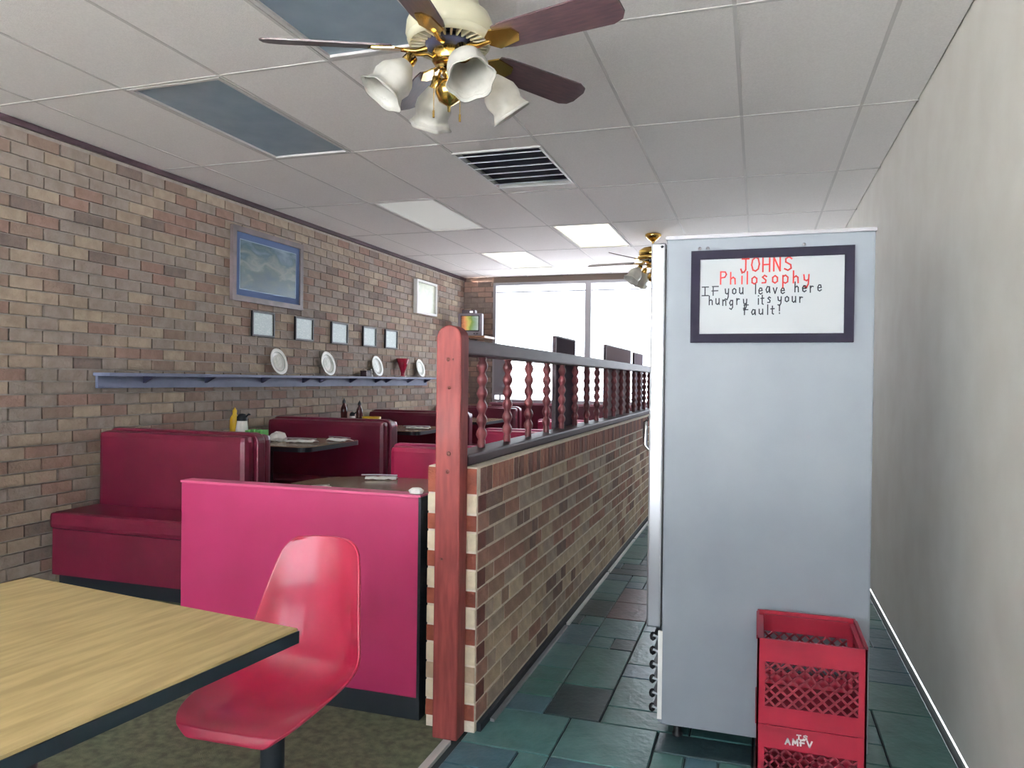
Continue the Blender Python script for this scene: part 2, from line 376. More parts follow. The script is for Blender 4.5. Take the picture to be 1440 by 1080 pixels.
# ------------------------------------------------------------------ brick partition down the middle
PX0, PX1, PY0, PY1 = -1.26, -1.045, 2.78, 9.1
bp = thing('brick_partition', 'low brown brick dividing wall with white and red end bricks', 'partition', (0, 0, 0))
G().box(PX0 + .004, PX1 - .0035, PY0 + .004, PY1, 0, 1.05).build('mortar_core', M_mortar, bp)
stuff = G(); np_ = 0
r4 = random.Random(11)
for k in range(12):
    z0 = .04 + k * .075; zc = z0 + .0375
    white = (k % 2 == 1)
    # end face: one long brick per course, its corner brick dark red on the aisle side
    if white:
        link('end_brick', brick_mesh(.208, .016, .068, M_white_brick), bp, ((PX0 + PX1) / 2 - .001, PY0 + .008, zc))
        link('corner_brick', brick_mesh(.03, .085, .065, M_red_dark), bp, (PX1 - .015, PY0 + .06, zc)); y = PY0 + .112
    else:
        link('end_brick', brick_mesh(.208, .016, .062, PB[0] if k == 2 else M_red_brick), bp, ((PX0 + PX1) / 2 - .001, PY0 + .008, zc))
        link('corner_brick', brick_mesh(.03, .12, .065, PB[3]), bp, (PX1 - .015, PY0 + .078, zc)); y = PY0 + .148
    while y < PY1 - .03:
        l = .2 if r4.random() < .62 else .095
        l = min(l, PY1 - y)
        hi = k / 11  # tanner low, redder high: tone of the light put into the brick mix
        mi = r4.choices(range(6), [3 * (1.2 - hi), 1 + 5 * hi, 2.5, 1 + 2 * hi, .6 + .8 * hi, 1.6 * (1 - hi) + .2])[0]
        if np_ < 240 and y < 4.9:
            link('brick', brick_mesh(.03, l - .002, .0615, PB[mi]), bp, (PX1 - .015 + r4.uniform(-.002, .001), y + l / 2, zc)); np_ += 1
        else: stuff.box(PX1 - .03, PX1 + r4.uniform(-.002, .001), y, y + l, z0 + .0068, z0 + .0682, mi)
        y += l + .01
    y = PY0 + .02
    while y < PY1 - .03:
        l = min(.2, PY1 - y); stuff.box(PX0, PX0 + .03, y, y + l, z0 + .005, z0 + .07, r4.choice([0, 1, 2, 3])); y += l + .01
y = PY0 + .04; ns = 0
link('end_brick', brick_mesh(.208, .03, .1, M_red_brick), bp, ((PX0 + PX1) / 2 - .001, PY0 + .015, .995))
while y < PY1 - .06:
    if ns < 50: link('soldier_brick', brick_mesh(.03, 0.061, .098, r4.choice(M_sold)), bp, (PX1 - .015 + r4.uniform(-.0015, .0015), y + .031, .995)); ns += 1
    else: stuff.box(PX1 - .03, PX1, y, y + .062, .945, 1.045, r4.choice([6, 7, 8]))
    stuff.box(PX0, PX0 + .03, y, y + .062, .945, 1.045, r4.choice([6, 7, 8]))
    y += .073
o = stuff.build('brickwork', PB + M_sold, bp); o['kind'] = 'stuff'
# dark cove at its foot and the pale edge strip in lengths
G().box(PX1, PX1 + .018, PY0 + .02, PY1, .0012, .035).build('cove_base', M_base, bp)
y = 2.86
for y0, y1 in ((2.9, 4.15), (4.19, 5.40), (5.44, 6.62), (6.66, 7.9), (7.94, 9.05)):
    G().box(PX1 + .022, PX1 + .04, y0, y1, .0012, .014).build('edge_strip', M_white if y0 > 4 else M_alu, bp)

# ------------------------------------------------------------------ turned railing on the partition
rl = thing('railing', 'dark wooden railing of turned spindles on top of the brick divider', 'railing', (0, 0, 0))
g = G(); g.box(-1.222, -1.094, PY0 + .02, PY1, 1.0505, 1.096, ch=.01); g.build('sill_board', M_dark_wood, rl)
g = G(); g.box(-1.222, -1.118, PY0 + .0, PY1, 1.497, 1.562, ch=.01); g.build('top_rail', M_dark_wood, rl)
prof = [(.017, 1.094), (.018, 1.125)]
for k in range(6):
    b = 1.125 + k * .0605; prof += [(.0145, b + .004), (.022, b + .019), (.025, b + .030), (.022, b + .043), (.0145, b + .057)]
prof += [(.018, 1.49), (.018, 1.499)]
sm = G().lathe(prof, n=14).mesh('spindle', M_spindle)
y = 3.155
while y < PY1 - .1: link('spindle', sm, rl, (-1.17, y, 0)); y += .36
# tall post at the end
po = thing('wooden_post', 'tall reddish wooden post with rounded top at the partition end', 'post', (-1.138, 2.735, 0))
w = .052; hh = 1.608
poly = [(-w, 0), (w, 0)] + [(w * math.cos(PI * i / 12), hh - w * 1.0 + w * math.sin(PI * i / 12)) for i in range(13)]
M = Matrix.Rotation(PI / 2, 4, 'X')
g = G(); g.prism(poly, -.042, .042, M=M); o = g.build('post_shaft', M_post, po)
bv = o.modifiers.new('b', 'BEVEL'); bv.width = .006; bv.segments = 2; bv.limit_method = 'ANGLE'
for (x, z, r) in ((-.002, 1.475, .008), (.018, 1.475, .004), (.004, 1.365, .006), (.005, 1.11, .009), (.002, 1.04, .009), (-.02, .7, .005)):
    G().lathe([(0, 0), (r, 0), (r * .8, .0025), (0, .003)], M=Matrix.Translation((x, -.042, z)) @ Matrix.Rotation(PI / 2, 4, 'X'), n=10).build('knot', M_knot, po)

# three tall boards behind the spindles
def board(y0, y1, z1, m, label):
    t = thing('divider_board', label, 'board', (-1.2385, (y0 + y1) / 2, 1.0515), group='boards standing behind the railing')
    d = (y1 - y0) / 2
    G().box(-.009, .009, -d, d, 0, z1 - 1.052, ch=.003).build('panel', m, t)
    g = G(); g.box(-.012, .012, -d - .012, -d, 0, z1 - 1.045); g.box(-.012, .012, d, d + .012, 0, z1 - 1.045); g.box(-.012, .012, -d, d, z1 - 1.052, z1 - 1.043)
    g.build('edging', M_dark_wood, t)
k = 1.238 / 1.12
board(4.22 * k, 4.68 * k, 1.675, mat('board_dark', (70, 52, 66), .85, spec=.1), 'dark purple-brown board behind the spindles, nearest of three')
board(5.73 * k, 6.88 * k, 1.70, mat('board_mid', (120, 100, 104), .85, spec=.1), 'wide grey-brown board behind the spindles, middle of three')
board(7.12 * k, 7.64 * k, 1.69, mat('board_pale', (130, 114, 126), .85, spec=.1), 'small grey board behind the spindles, farthest of three')

# ------------------------------------------------------------------ refrigerator
FX, FY, FZ0, FZ1, FW, FD = -.345, 2.98, .06, 1.952, .74, .80
fr = thing('refrigerator', 'tall pale grey steel refrigerator with stainless door beside the aisle', 'refrigerator', (FX, FY, 0))
G().box(0, FW, 0, FD, FZ0, FZ1, ch=.006).build('cabinet', M_fridge, fr)
G().box(-.004, FW + .004, -.004, FD, FZ1 - .001, FZ1 + .012).build('top_cover', M_alu, fr)
d = G().box(-.062, -.006, .012, FD - .01, .43, FZ1 - .008, ch=.008).build('door', M_steel, fr)
G().box(-.006, 0, .03, FD - .03, .45, FZ1 - .03).build('door_gasket', M_black, fr)
G().tube([(-.062, .36, 1.245), (-.11, .36, 1.24), (-.125, .36, 1.22), (-.125, .36, 1.12), (-.11, .36, 1.10), (-.062, .36, 1.095)], .011).build('door_handle', M_chrome, d)
G().lathe([(0, 0), (.006, 0), (.006, .004), (0, .005)], M=Matrix.Translation((-.02, .012, FZ1 - .025)) @ Matrix.Rotation(PI / 2, 4, 'X'), n=10).build('screw', M_black, d)
gr = G().box(-.012, 0, .01, FD - .01, FZ0 + .005, .42).build('kick_grille', M_fridge, fr)
lv = G().box(-.034, -.012, .004, FD - .03, -.004, .004, M=Matrix.Rotation(.25, 4, 'Y')).mesh('louvre', M_steel)
hk = G().lathe([(0, -.02), (.011, -.012), (.013, 0), (.009, .012), (0, .018)], n=10).mesh('grille_knob', M_black)
for k in range(6):
    z = .115 + k * .056; link('louvre', lv, gr, (0, 0, z)); link('grille_knob', hk, gr, (-.036, .02, z))
G().box(-.013, .004, -.003, .006, FZ0 + .02, .425).build('edge_trim', M_white, fr)
fm = G().lathe([(.02, .0005), (.022, .01), (.015, .015), (.015, .066)], n=10).mesh('foot', M_black)
for a, b in ((.06, .06), (FW - .06, .06), (.06, FD - .06), (FW - .06, FD - .06)): link('foot', fm, fr, (a, b, 0))
for a, b in ((.125, .018), (.155, .017), (.50, .016)): G().lathe([(0, 0), (b * .4, 0), (b * .4, .0015), (0, .002)], M=Matrix.Translation((a, 0, FZ1 - .04)) @ Matrix.Rotation(PI / 2, 4, 'X'), n=8).build('rivet', M_alu, fr)

# handwritten sign on its side: stroke lettering
ST = {
 'J': [[(.6, 1), (.6, .2), (.4, 0), (.15, .05), (.05, .25)], [(.2, 1), (.95, 1)]], 'O': [[(.5, 1), (.15, .8), (.05, .45), (.2, .08), (.5, 0), (.8, .15), (.92, .5), (.8, .88), (.5, 1)]],
 'H': [[(.1, 1), (.1, 0)], [(.85, 1), (.85, 0)], [(.1, .5), (.85, .52)]], 'N': [[(.1, 0), (.1, 1), (.8, 0), (.8, 1)]], 'S': [[(.85, .85), (.55, 1), (.2, .85), (.2, .62), (.75, .4), (.8, .15), (.45, 0), (.08, .12)]],
 'P': [[(.1, 0), (.1, 1)], [(.1, 1), (.65, .98), (.8, .78), (.6, .55), (.1, .5)]], 'I': [[(.4, 1), (.4, 0)], [(.05, 1), (.8, 1)], [(.05, 0), (.8, 0)]], 'F': [[(.15, 1), (.15, 0)], [(.05, 1), (.75, 1)], [(.0, .5), (.7, .52)]],
 'h': [[(.1, 1), (.1, 0)], [(.1, .42), (.4, .58), (.62, .45), (.65, 0)]], 'i': [[(.25, .6), (.25, 0)], [(.25, .85), (.26, .9)]], 'l': [[(.22, 1), (.22, 0)]], 'o': [[(.4, .6), (.12, .45), (.12, .12), (.4, 0), (.68, .14), (.68, .45), (.4, .6)]],
 's': [[(.62, .52), (.38, .62), (.14, .48), (.55, .24), (.5, .05), (.1, .04)]], 'p': [[(.1, .6), (.1, -.4)], [(.1, .5), (.4, .62), (.68, .45), (.65, .1), (.4, 0), (.1, .08)]],
 'y': [[(.08, .6), (.15, .2), (.4, .12), (.62, .25)], [(.66, .6), (.6, -.15), (.4, -.42), (.1, -.32)]], 'f': [[(.6, .9), (.4, 1), (.28, .8), (.28, 0)], [(.05, .5), (.6, .52)]],
 'u': [[(.08, .6), (.1, .12), (.35, 0), (.62, .2)], [(.64, .6), (.66, 0)]], 'e': [[(.1, .3), (.65, .34), (.55, .58), (.3, .6), (.1, .38), (.15, .1), (.4, 0), (.68, .12)]],
 'a': [[(.62, .55), (.3, .6), (.08, .3), (.25, .02), (.55, .15), (.64, .55)], [(.64, .58), (.7, 0)]], 'v': [[(.05, .6), (.35, 0), (.65, .62)]], 'r': [[(.12, .6), (.14, 0)], [(.14, .36), (.35, .58), (.6, .54)]],
 'n': [[(.1, .6), (.1, 0)], [(.1, .42), (.4, .6), (.62, .45), (.65, 0)]], 'g': [[(.6, .52), (.3, .6), (.08, .3), (.28, .02), (.58, .2)], [(.62, .6), (.62, -.2), (.4, -.42), (.1, -.3)]],
 ',': [[(.2, .1), (.22, .0), (.1, -.18)]], 't': [[(.3, .95), (.3, .08), (.5, 0)], [(.05, .62), (.6, .64)]], "'": [[(.2, 1), (.16, .8)]], '!': [[(.2, 1), (.2, .3)], [(.2, .08), (.22, .0)]],
 'A': [[(.0, 0), (.4, 1), (.8, 0)], [(.18, .4), (.64, .4)]], 'M': [[(.05, 0), (.1, 1), (.45, .3), (.8, 1), (.88, 0)]], 'V': [[(.0, 1), (.4, 0), (.8, 1)]], 'T': [[(.4, 1), (.4, 0)], [(.0, 1), (.8, 1)]], '2': [[(.1, .8), (.4, 1), (.7, .8), (.1, 0), (.8, 0)]],
}
def lettering(name, text, x, z, h, adv, wd, m, parent, y, jit=0):
    g = G(); rj = random.Random(len(text) * 7 + int(h * 1000))
    for c in text:
        if c != ' ':
            dz = rj.uniform(-jit, jit) * h; sc = 1 + rj.uniform(-jit, jit)
            for st in ST[c]:
                pts = [Vector((x + p[0] * adv * .82, y, z + dz + p[1] * h * sc)) for p in st]
                for a, b in zip(pts, pts[1:]):
                    d = b - a
                    if d.length < 1e-5: continue
                    n = Vector((-d.z, 0, d.x)).normalized() * wd / 2; e = d.normalized() * wd * .4
                    vs = [a - e + n, a - e - n, b + e - n, b + e + n]
                    lo = [v for v in vs]; hi = [v - Vector((0, .0007, 0)) for v in vs]
                    g.add(lo + hi, [(4, 5, 6, 7), (0, 1, 5, 4), (1, 2, 6, 5), (2, 3, 7, 6), (3, 0, 4, 7)])
        x += adv * (.55 if c in "il',!" else 1)
    return g.build(name, m, parent)
sg = thing('sign', 'white sign in a thick black frame with red and black handwriting', 'sign', (-.25, FY, 1.55))
SW, SH, FRW = .575, .35, .033
G().box(.01, SW - .01, -.012, -.002, .01, SH - .01).build('sign_board', M_board, sg)
g = G()
for a in ((0, FRW, 0, SH), (SW - FRW, SW, 0, SH), (FRW, SW - FRW, 0, FRW), (FRW, SW - FRW, SH - FRW, SH)): g.box(a[0], a[1], -.022, -.002, a[2], a[3])
o = g.build('sign_frame', mat('sign_frame', (34, 32, 46), .85, spec=.2), sg)
def sx(u): return (u - 973) * .00266
def sz(v): return (479 - v) * .00274
Y = -.012
lettering('lettering', 'JOHNS', sx(1041), sz(382), .052, .0385, .0058, M_ink_red, sg, Y, .05)
lettering('lettering', 'Philosophy', sx(1013), sz(398.5), .046, .0365, .0054, M_ink_red, sg, Y, .05)
lettering('lettering', 'IF', sx(988), sz(413.5), .034, .038, .0042, M_ink, sg, Y, .05)
lettering('lettering', 'you', sx(1020), sz(413), .038, .026, .0042, M_ink, sg, Y, .08)
lettering('lettering', 'leave', sx(1060), sz(412), .036, .026, .0042, M_ink, sg, Y, .08)
lettering('lettering', 'here', sx(1113), sz(411), .036, .026, .0042, M_ink, sg, Y, .08)
lettering('lettering', 'hungry', sx(998), sz(427), .036, .025, .0042, M_ink, sg, Y, .08)
lettering('lettering', 'its', sx(1064), sz(426), .036, .023, .0042, M_ink, sg, Y, .08)
lettering('lettering', 'your', sx(1091), sz(425), .034, .025, .0042, M_ink, sg, Y, .08)
lettering('lettering', 'Fault!', sx(1046), sz(440.5), .034, .027, .0042, M_ink, sg, Y, .08)

# ------------------------------------------------------------------ milk crates
def crate(z, label, text):
    t = thing('milk_crate', label, 'crate', (.175, 2.768, z), group='stacked red milk crates')
    s = .165; h = .28; r = .025; th = .006
    G().box(-s + .004, s - .004, -s + .004, s - .004, .002, .012).build('crate_floor', M_milk, t)
    for a, b in ((-1, -1), (1, -1), (1, 1), (-1, 1)):
        g = G(); g.box(min(a * s, a * (s - r)), max(a * s, a * (s - r)), min(b * s, b * (s - th)), max(b * s, b * (s - th)), 0, h)
        g.box(min(a * s, a * (s - th)), max(a * s, a * (s - th)), min(b * s, b * (s - r)), max(b * s, b * (s - r)), 0, h)
        g.build('corner_upright', M_milk, t)
    for k in range(4):
        M = Matrix.Rotation(PI / 2 * k, 4, 'Z')
        w = s - r
        G().box(-w, w, -s, -s + th, h - .075, h, M=M).box(-w, w, -s - .004, -s, h - .012, h, M=M).box(-w, w, -s + th, -s + .02, h - .02, h - .012, M=M).build('top_band', M_milk, t)
        G().box(-w, w, -s, -s + th, 0, .06, M=M).build('bottom_band', M_milk, t)
        # diagonal lattice clipped to the opening
        g = G(); z0, z1 = .06, h - .075; hw = .0035; n = 9
        for dirn in (1, -1):
            for q in range(-n, n + 1):
                xa = q * .036; p = []
                for i in range(2):
                    zz = (z0, z1)[i]; p.append((xa + dirn * (zz - (z0 + z1) / 2), zz))
                (ax, az), (bx, bz) = p
                def clip(x, o, ox, oz, zz):
                    return x
                t0, t1 = 0., 1.; dx = bx - ax
                if dx:
                    for lim in (-w, w):
                        tt = (lim - ax) / dx
                    lo, hi = sorted(((-w - ax) / dx, (w - ax) / dx)); t0, t1 = max(t0, lo), min(t1, hi)
                if t1 - t0 < .05: continue
                A = Vector((ax + dx * t0, 0, az + (bz - az) * t0)); B = Vector((ax + dx * t1, 0, az + (bz - az) * t1))
                d = (B - A).normalized(); nn = Vector((-d.z, 0, d.x)) * hw
                vs = [M @ (Vector((0, yy, 0)) + P) for yy in (-s + .001, -s + .005) for P in (A + nn, A - nn, B - nn, B + nn)]
                g.add(vs, [(0, 1, 2, 3), (7, 6, 5, 4), (0, 4, 5, 1), (1, 5, 6, 2), (2, 6, 7, 3), (3, 7, 4, 0)])
        g.build('lattice', mat('crate_lattice', (120, 34, 48), .45), t)
    if text:
        lettering('lettering', 'AMFV', -.075, h - .055, .02, .022, .005, M_white, t, -s, .1)
        lettering('lettering', 'TS', -.04, h - .032, .014, .018, .004, M_white, t, -s, .1)
    return t
crate(.0015, 'red plastic milk crate on the floor, lower of the stack', True)
crate(.2825, 'red plastic milk crate on top of the stack by the refrigerator', False)

# ------------------------------------------------------------------ booths
def bench(name, label, loc, half, top, mback, mseat, facing=(1,), flat=False, rcorner=.05, rb=.0, group='booth benches'):
    """bench running along x; facing +1 = seat on the +y side, -1 = seat on the -y side"""
    t = thing(name, label, 'bench', loc, group=group)
    # back board with rounded top corners, outline in x-z
    poly = [(-half, .09), (half, .09)] + [(half - rcorner + rcorner * math.cos(PI / 2 * i / 6), top - rcorner + rcorner * math.sin(PI / 2 * i / 6)) for i in range(7)] + \
           [(-half + rcorner - rcorner * math.sin(PI / 2 * i / 6), top - rcorner + rcorner * math.cos(PI / 2 * i / 6)) for i in range(7)]
    M = Matrix.Rotation(PI / 2, 4, 'X')
    o = G().prism(poly, -.035, .035, M=M).build('back_board', mback, t)
    bv = o.modifiers.new('b', 'BEVEL'); bv.width = .008; bv.segments = 2; bv.limit_method = 'ANGLE'
    for s in facing:
        c = G().box(-half + .02, half - .02, min(s * .035, s * .13), max(s * .035, s * .13), .40, top - .015, ch=.035).build('back_cushion', mseat, t)
        G().box(-half + .02, half - .02, min(s * .13, s * .48), max(s * .13, s * .48), .36, .46, ch=.03).build('seat_cushion', mseat, t)
        G().box(-half + .03, half - .03, min(s * .04, s * .46), max(s * .04, s * .46), .09, .36).build('seat_box', mback, t)
        G().box(-half + .04, half - .04, min(s * .03, s * .42), max(s * .03, s * .42), .0, .09).build('toe_kick', M_base, t)
    G().box(-half + .0, half - .0, -.03, .03, .0, .09).build('plinth', M_base, t)
    return t
# divider-side row, bright pink-red
b = bench('booth_bench', 'bright pink flat-backed booth bench nearest the camera, black kick base', (-1.90, 2.84, 0), .6, .915, M_pink, M_red_vinyl, (1,), rcorner=.006)
G().box(-.6, .6, -.04, .04, .913, .923).build('top_trim', M_pink_trim, b)
G().box(.592, .604, -.042, .042, .09, .915).build('end_trim', M_base, b)
c1 = bench('booth_bench', 'pink-red booth bench beside the railing, right behind the brown oval table', (-1.90, 4.95, 0), .6, .93, M_pink, M_red_vinyl, (-1, 1), rcorner=.03)
dup(c1, (-1.90, 6.85, 0), 'pink-red booth bench beside the railing, seen between the middle spindles')
dup(c1, (-1.90, 8.7, 0), 'pink-red booth bench beside the railing, nearest the front window')
# wall-side row stands on a low platform
PZ = .13
struct(G().box(XL + .02, -2.76, 3.0, 9.85, 0.001, PZ).build('floor', M_carpet))
AX = -3.40
a1 = bench('booth_bench', 'shade-darkened maroon booth bench at the left photo edge, rounded glossy end', (AX, 3.84, PZ), .57, .93, M_maroon_shaded, M_maroon_shaded, (-1, 1), rcorner=.06, group='shade-darkened wall booths')
dup(a1, (AX, 5.56, PZ), 'long shade-darkened maroon booth bench by the brick wall, second from the camera')
dup(a1, (AX, 7.30, PZ), 'shade-darkened maroon booth bench by the brick wall, third from the camera')
dup(a1, (AX, 9.04, PZ), 'shade-darkened maroon booth bench by the brick wall, farthest and brightest top')

def table(label, loc, w, d, top, group=None, r=.2, corners=(1, 1, 1, 1), m=M_brown_top):
    t = thing('booth_table', label, 'table', loc, group=group)
    P = rounded(w, d, r, 8, corners)
    G().prism(P, top - .006, top).build('table_top', m, t)
    P2 = rounded(w + .008, d + .008, r, 8, corners)
    G().prism(P2, top - .036, top - .005).build('table_edge', M_edge, t)
    G().lathe([(.035, .02), (.035, top - .04)], n=14).build('pedestal', M_black, t)
    G().lathe([(.22, 0), (.22, .012), (.06, .03), (.035, .05)], n=20).build('pedestal_base', M_black, t)
    return t
tb = table('brown table with rounded end just behind the pink booth panel', (-1.99, 3.90, 0), 1.42, 1.12, .75, 'tables beside the railing', .42, (0, 1, 1, 0))
for y, l in ((5.9, 'brown table between the pink-red benches, second along the railing'), (7.78, 'brown table between the pink-red benches, nearest the front window')):
    table(l, (-1.9, y, 0), 1.2, .72, .75, 'tables beside the railing', .1)
table('dark brown table by the brick wall between the two nearest shade-darkened benches', (AX - .02, 4.72, PZ), 1.12, .74, .80, 'tables along the brick wall', .08)
table('dark brown table by the brick wall, second from the camera', (AX - .02, 6.44, PZ), 1.12, .74, .80, 'tables along the brick wall', .08)
table('dark brown table by the brick wall, nearest the front window', (AX - .02, 8.18, PZ), 1.12, .74, .80, 'tables along the brick wall', .08)

# ------------------------------------------------------------------ shell chair and oak table in front
def shell_chair(label, loc, rz):
    t = thing('shell_chair', label, 'chair', loc, rz)
    # centre profile (y, z), half width, side lift (up), side wrap (towards -y)
    P = [(-.235, .385, .13, .0, .0), (-.228, .415, .165, .004, 0), (-.19, .428, .195, .012, 0), (-.10, .42, .208, .035, 0), (0, .408, .212, .055, .0), (.09, .402, .213, .07, .01),
         (.16, .412, .212, .075, .03), (.205, .445, .208, .06, .055), (.228, .50, .202, .035, .07), (.245, .57, .192, .015, .07), (.262, .66, .176, .005, .058), (.279, .75, .160, 0, .042),
         (.291, .81, .147, -.004, .03), (.298, .842, .128, -.010, .022), (.300, .856, .10, -.012, .02)]
    N = 14; vs = []; fs = []
    for (y, z, hw, lift, wrap) in P:
        for i in range(N + 1):
            u = -1 + 2 * i / N; q = abs(u) ** 2.6
            vs.append((u * hw, y - wrap * q, z + lift * q))
    for j in range(len(P) - 1):
        for i in range(N): a = j * (N + 1) + i; fs.append((a, a + 1, a + N + 2, a + N + 1))
    g = G().add(vs, fs, 0, True)
    o = g.build('seat_shell', M_shell, t)
    so = o.modifiers.new('s', 'SOLIDIFY'); so.thickness = .012; so.offset = 1
    bv = o.modifiers.new('b', 'BEVEL'); bv.width = .004; bv.segments = 2; bv.limit_method = 'ANGLE'; bv.angle_limit = math.radians(50)
    ss = o.modifiers.new('u', 'SUBSURF'); ss.levels = 1; ss.render_levels = 2
    G().box(-.11, .11, -.09, .11, .372, .395, ch=.008).build('mounting_plate', M_black, t)
    G().lathe([(.036, .01), (.036, .375)], n=18).build('column', M_base, t)
    G().lathe([(.11, .0), (.11, .01), (.045, .03), (.036, .05)], n=20).build('column_base', M_base, t)
    return t
shell_chair('glossy red moulded shell chair on a black column', (-1.395, 1.96, 0), math.radians(2))
t = thing('dining_table', 'light oak laminate table with thick black edge at lower left', 'table', (-1.137, 1.70, 0), math.radians(-7))
TW, TD = 1.1, .75
G().box(-TW, 0, -TD, 0, .735, .742).build('table_top', M_oak, t)
G().box(-TW - .003, .003, -TD - .003, .003, .703, .7345).build('table_edge', M_edge, t)
G().lathe([(.04, .02), (.04, .70)], M=Matrix.Translation((-TW / 2, -TD / 2, 0)), n=14).build('pedestal', M_black, t)
G().lathe([(.25, 0), (.25, .012), (.07, .03), (.04, .05)], M=Matrix.Translation((-TW / 2, -TD / 2, 0)), n=20).build('pedestal_base', M_black, t)

# ------------------------------------------------------------------ pictures on the brick wall (faces +x)
WX = XL + .009
def frame(name, label, cat, y0, y1, z0, z1, fw, mf, mart, depth=.022, mat_w=0, mmat=None, group=None):
    t = thing(name, label, cat, (WX, (y0 + y1) / 2, z0), group=group)
    d = (y1 - y0) / 2; h = z1 - z0; g = G()
    for a in ((-d, -d + fw, 0, h), (d - fw, d, 0, h), (-d + fw, d - fw, 0, fw), (-d + fw, d - fw, h - fw, h)): g.box(0, depth, a[0], a[1], a[2], a[3])
    g.build('frame', mf, t)
    i = fw - .002
    if mmat:
        G().box(0, depth * .5, -d + i, d - i, i, h - i).build('mount', mmat, t); i += mat_w
        g = G(); e = .006
        for a in ((-d + i - e, -d + i, i - e, h - i + e), (d - i, d - i + e, i - e, h - i + e), (-d + i, d - i, i - e, i), (-d + i, d - i, h - i, h - i + e)): g.box(depth * .5, depth * .5 + .002, a[0], a[1], a[2], a[3])
        g.build('mount_edge', mat('mount_edge', (150, 176, 196), .5), t)
    G().box(.002, depth * .5 + .001, -d + i, d - i, i, h - i).build('picture', mart, t)
    return t
M_art = art_mat('landscape_print', [(.05, (110, 130, 138)), (.3, (62, 92, 108)), (.48, (84, 108, 112)), (.58, (134, 148, 144)), (.7, (78, 106, 118)), (.92, (150, 172, 190))], 2.0, (1, 1.6, 2.2), 0, (2, .5, .6))
frame('framed_picture', 'large landscape picture in grey-brown frame with blue mount', 'picture', 4.985, 5.955, 2.005, 2.605, .045, mat('frame_wood', (128, 116, 118), .45, (108, 98, 100), 9), M_art, .03, .06, mat('mount_blue', (74, 98, 142), .8))
M_cert = art_mat('certificate_print', [(.3, (168, 184, 178)), (.5, (148, 164, 160)), (.62, (182, 192, 186))], 9, (1, 1, 3))
CL = ['small black-framed certificate just below the large landscape picture', 'second small black-framed certificate from the left on the brick wall', 'middle one of the five small framed certificates',
      'small framed certificate, fourth from the left', 'small framed certificate, rightmost of the row of five']
for (a, b), l in zip(((5.25, 5.55), (5.86, 6.15), (6.47, 6.775), (7.09, 7.375), (7.59, 7.885)), CL):
    frame('framed_certificate', l, 'certificate', a, b, 1.735, 1.945, .014, M_black, M_cert, .02, group='framed certificates')
frame('white_picture', 'pale picture in thick white frame high on the wall near the window', 'picture', 8.33, 8.93, 2.195, 2.61, .03, M_white, art_mat('pale_print', [(.3, (222, 226, 206)), (.55, (208, 216, 196)), (.7, (230, 232, 218))], 4), .05)

# plate shelf
SZ = 1.412
sh = thing('plate_shelf', 'long blue-grey wall shelf on wedge brackets', 'shelf', (WX, 0, 0))
G().box(0, .135, 3.7, 8.74, SZ - .022, SZ, ch=.004).build('shelf_board', M_blue, sh)
G().box(0, .022, 3.72, 8.70, SZ - .10, SZ - .022).build('back_board', M_blue, sh)
wm = G().prism([(0, 0), (.085, 0), (0, -.045)], -.013, .013, M=Matrix(((1, 0, 0, 0), (0, 0, 1, 0), (0, 1, 0, 0), (0, 0, 0, 1)))).mesh('bracket', mat('bracket_paint', (50, 54, 84), .6))
for y in (4.1, 4.7, 5.38, 5.98, 6.26, 6.82, 7.36, 7.6, 8.16, 8.64): link('bracket', wm, sh, (.022, y, SZ - .022))
# plates lean on the wall
def plate(y, r, label):
    t = thing('plate', label, 'plate', (WX + .055, y, SZ + .0005), group='plates on the wall shelf')
    M = Matrix.Rotation(math.radians(-14), 4, 'Y') @ Matrix.Translation((0, 0, r)) @ Matrix.Rotation(PI / 2, 4, 'Y')
    M.translation.z += .0
    G().lathe([(0, .004), (r * .58, .004), (r * .66, .010), (r * .97, .022), (r, .020), (r * .97, .015), (r * .62, -.002), (0, -.002)], M=M, n=32).build('dish', mat('plate_white', (232, 232, 226), .2), t)
    G().lathe([(r * .70, .0135), (r * .74, .0165)], M=M, n=32).build('rim_line', mat('plate_line', (150, 164, 150), .3), t)
    G().lathe([(0, .0052), (r * .5, .0052)], M=M, n=24).build('plate_picture', art_mat('plate_print_%d' % int(y * 10), [(.3, (176, 184, 170)), (.5, (206, 208, 198)), (.7, (222, 222, 214))], 4), t)
plate(5.58, .118, 'white plate with greenish centre leaning on the shelf, leftmost')
plate(6.37, .12, 'white plate with ringed rim on the shelf, second from the left')
plate(7.36, .115, 'plain white plate on the shelf between dark box and red glass')
plate(8.46, .112, 'white plate at the right end of the wall shelf')
t = thing('red_glass', 'red tapered glass on the wall shelf between two white plates', 'glass', (WX + .07, 7.92, SZ))
G().lathe([(0, .0), (.036, .0), (.038, .01), (.02, .02), (.022, .05), (.05, .13), (.078, .215), (.074, .215), (.045, .13), (.017, .055), (0, .05)], n=20).build('bowl', mat('red_glass', (176, 26, 60), .12, trans=.35), t)
G().lathe([(.037, .0), (.04, .004), (.037, .012)], n=20).build('foot', mat('clear_foot', (222, 214, 214), .2), t)
t = thing('trinket_box', 'tiny dark box on the wall shelf before the third plate', 'box', (WX + .06, 7.07, SZ))
G().box(-.035, .035, -.05, .05, 0, .05, ch=.004).build('box_body', M_dark_wood, t); G().box(-.037, .037, -.052, .052, .05, .062, ch=.003).build('lid', M_dark_wood, t)
t = thing('figurine', 'tiny white figurine on the wall shelf beside the dark box', 'figurine', (WX + .06, 7.19, SZ))
G().lathe([(0, 0), (.02, 0), (.018, .01), (.01, .03), (.014, .05), (.006, .062)], n=12).build('body', M_white, t); G().lathe([(0, .06), (.009, .066), (.009, .074), (0, .082)], n=10).build('head', M_white, t)

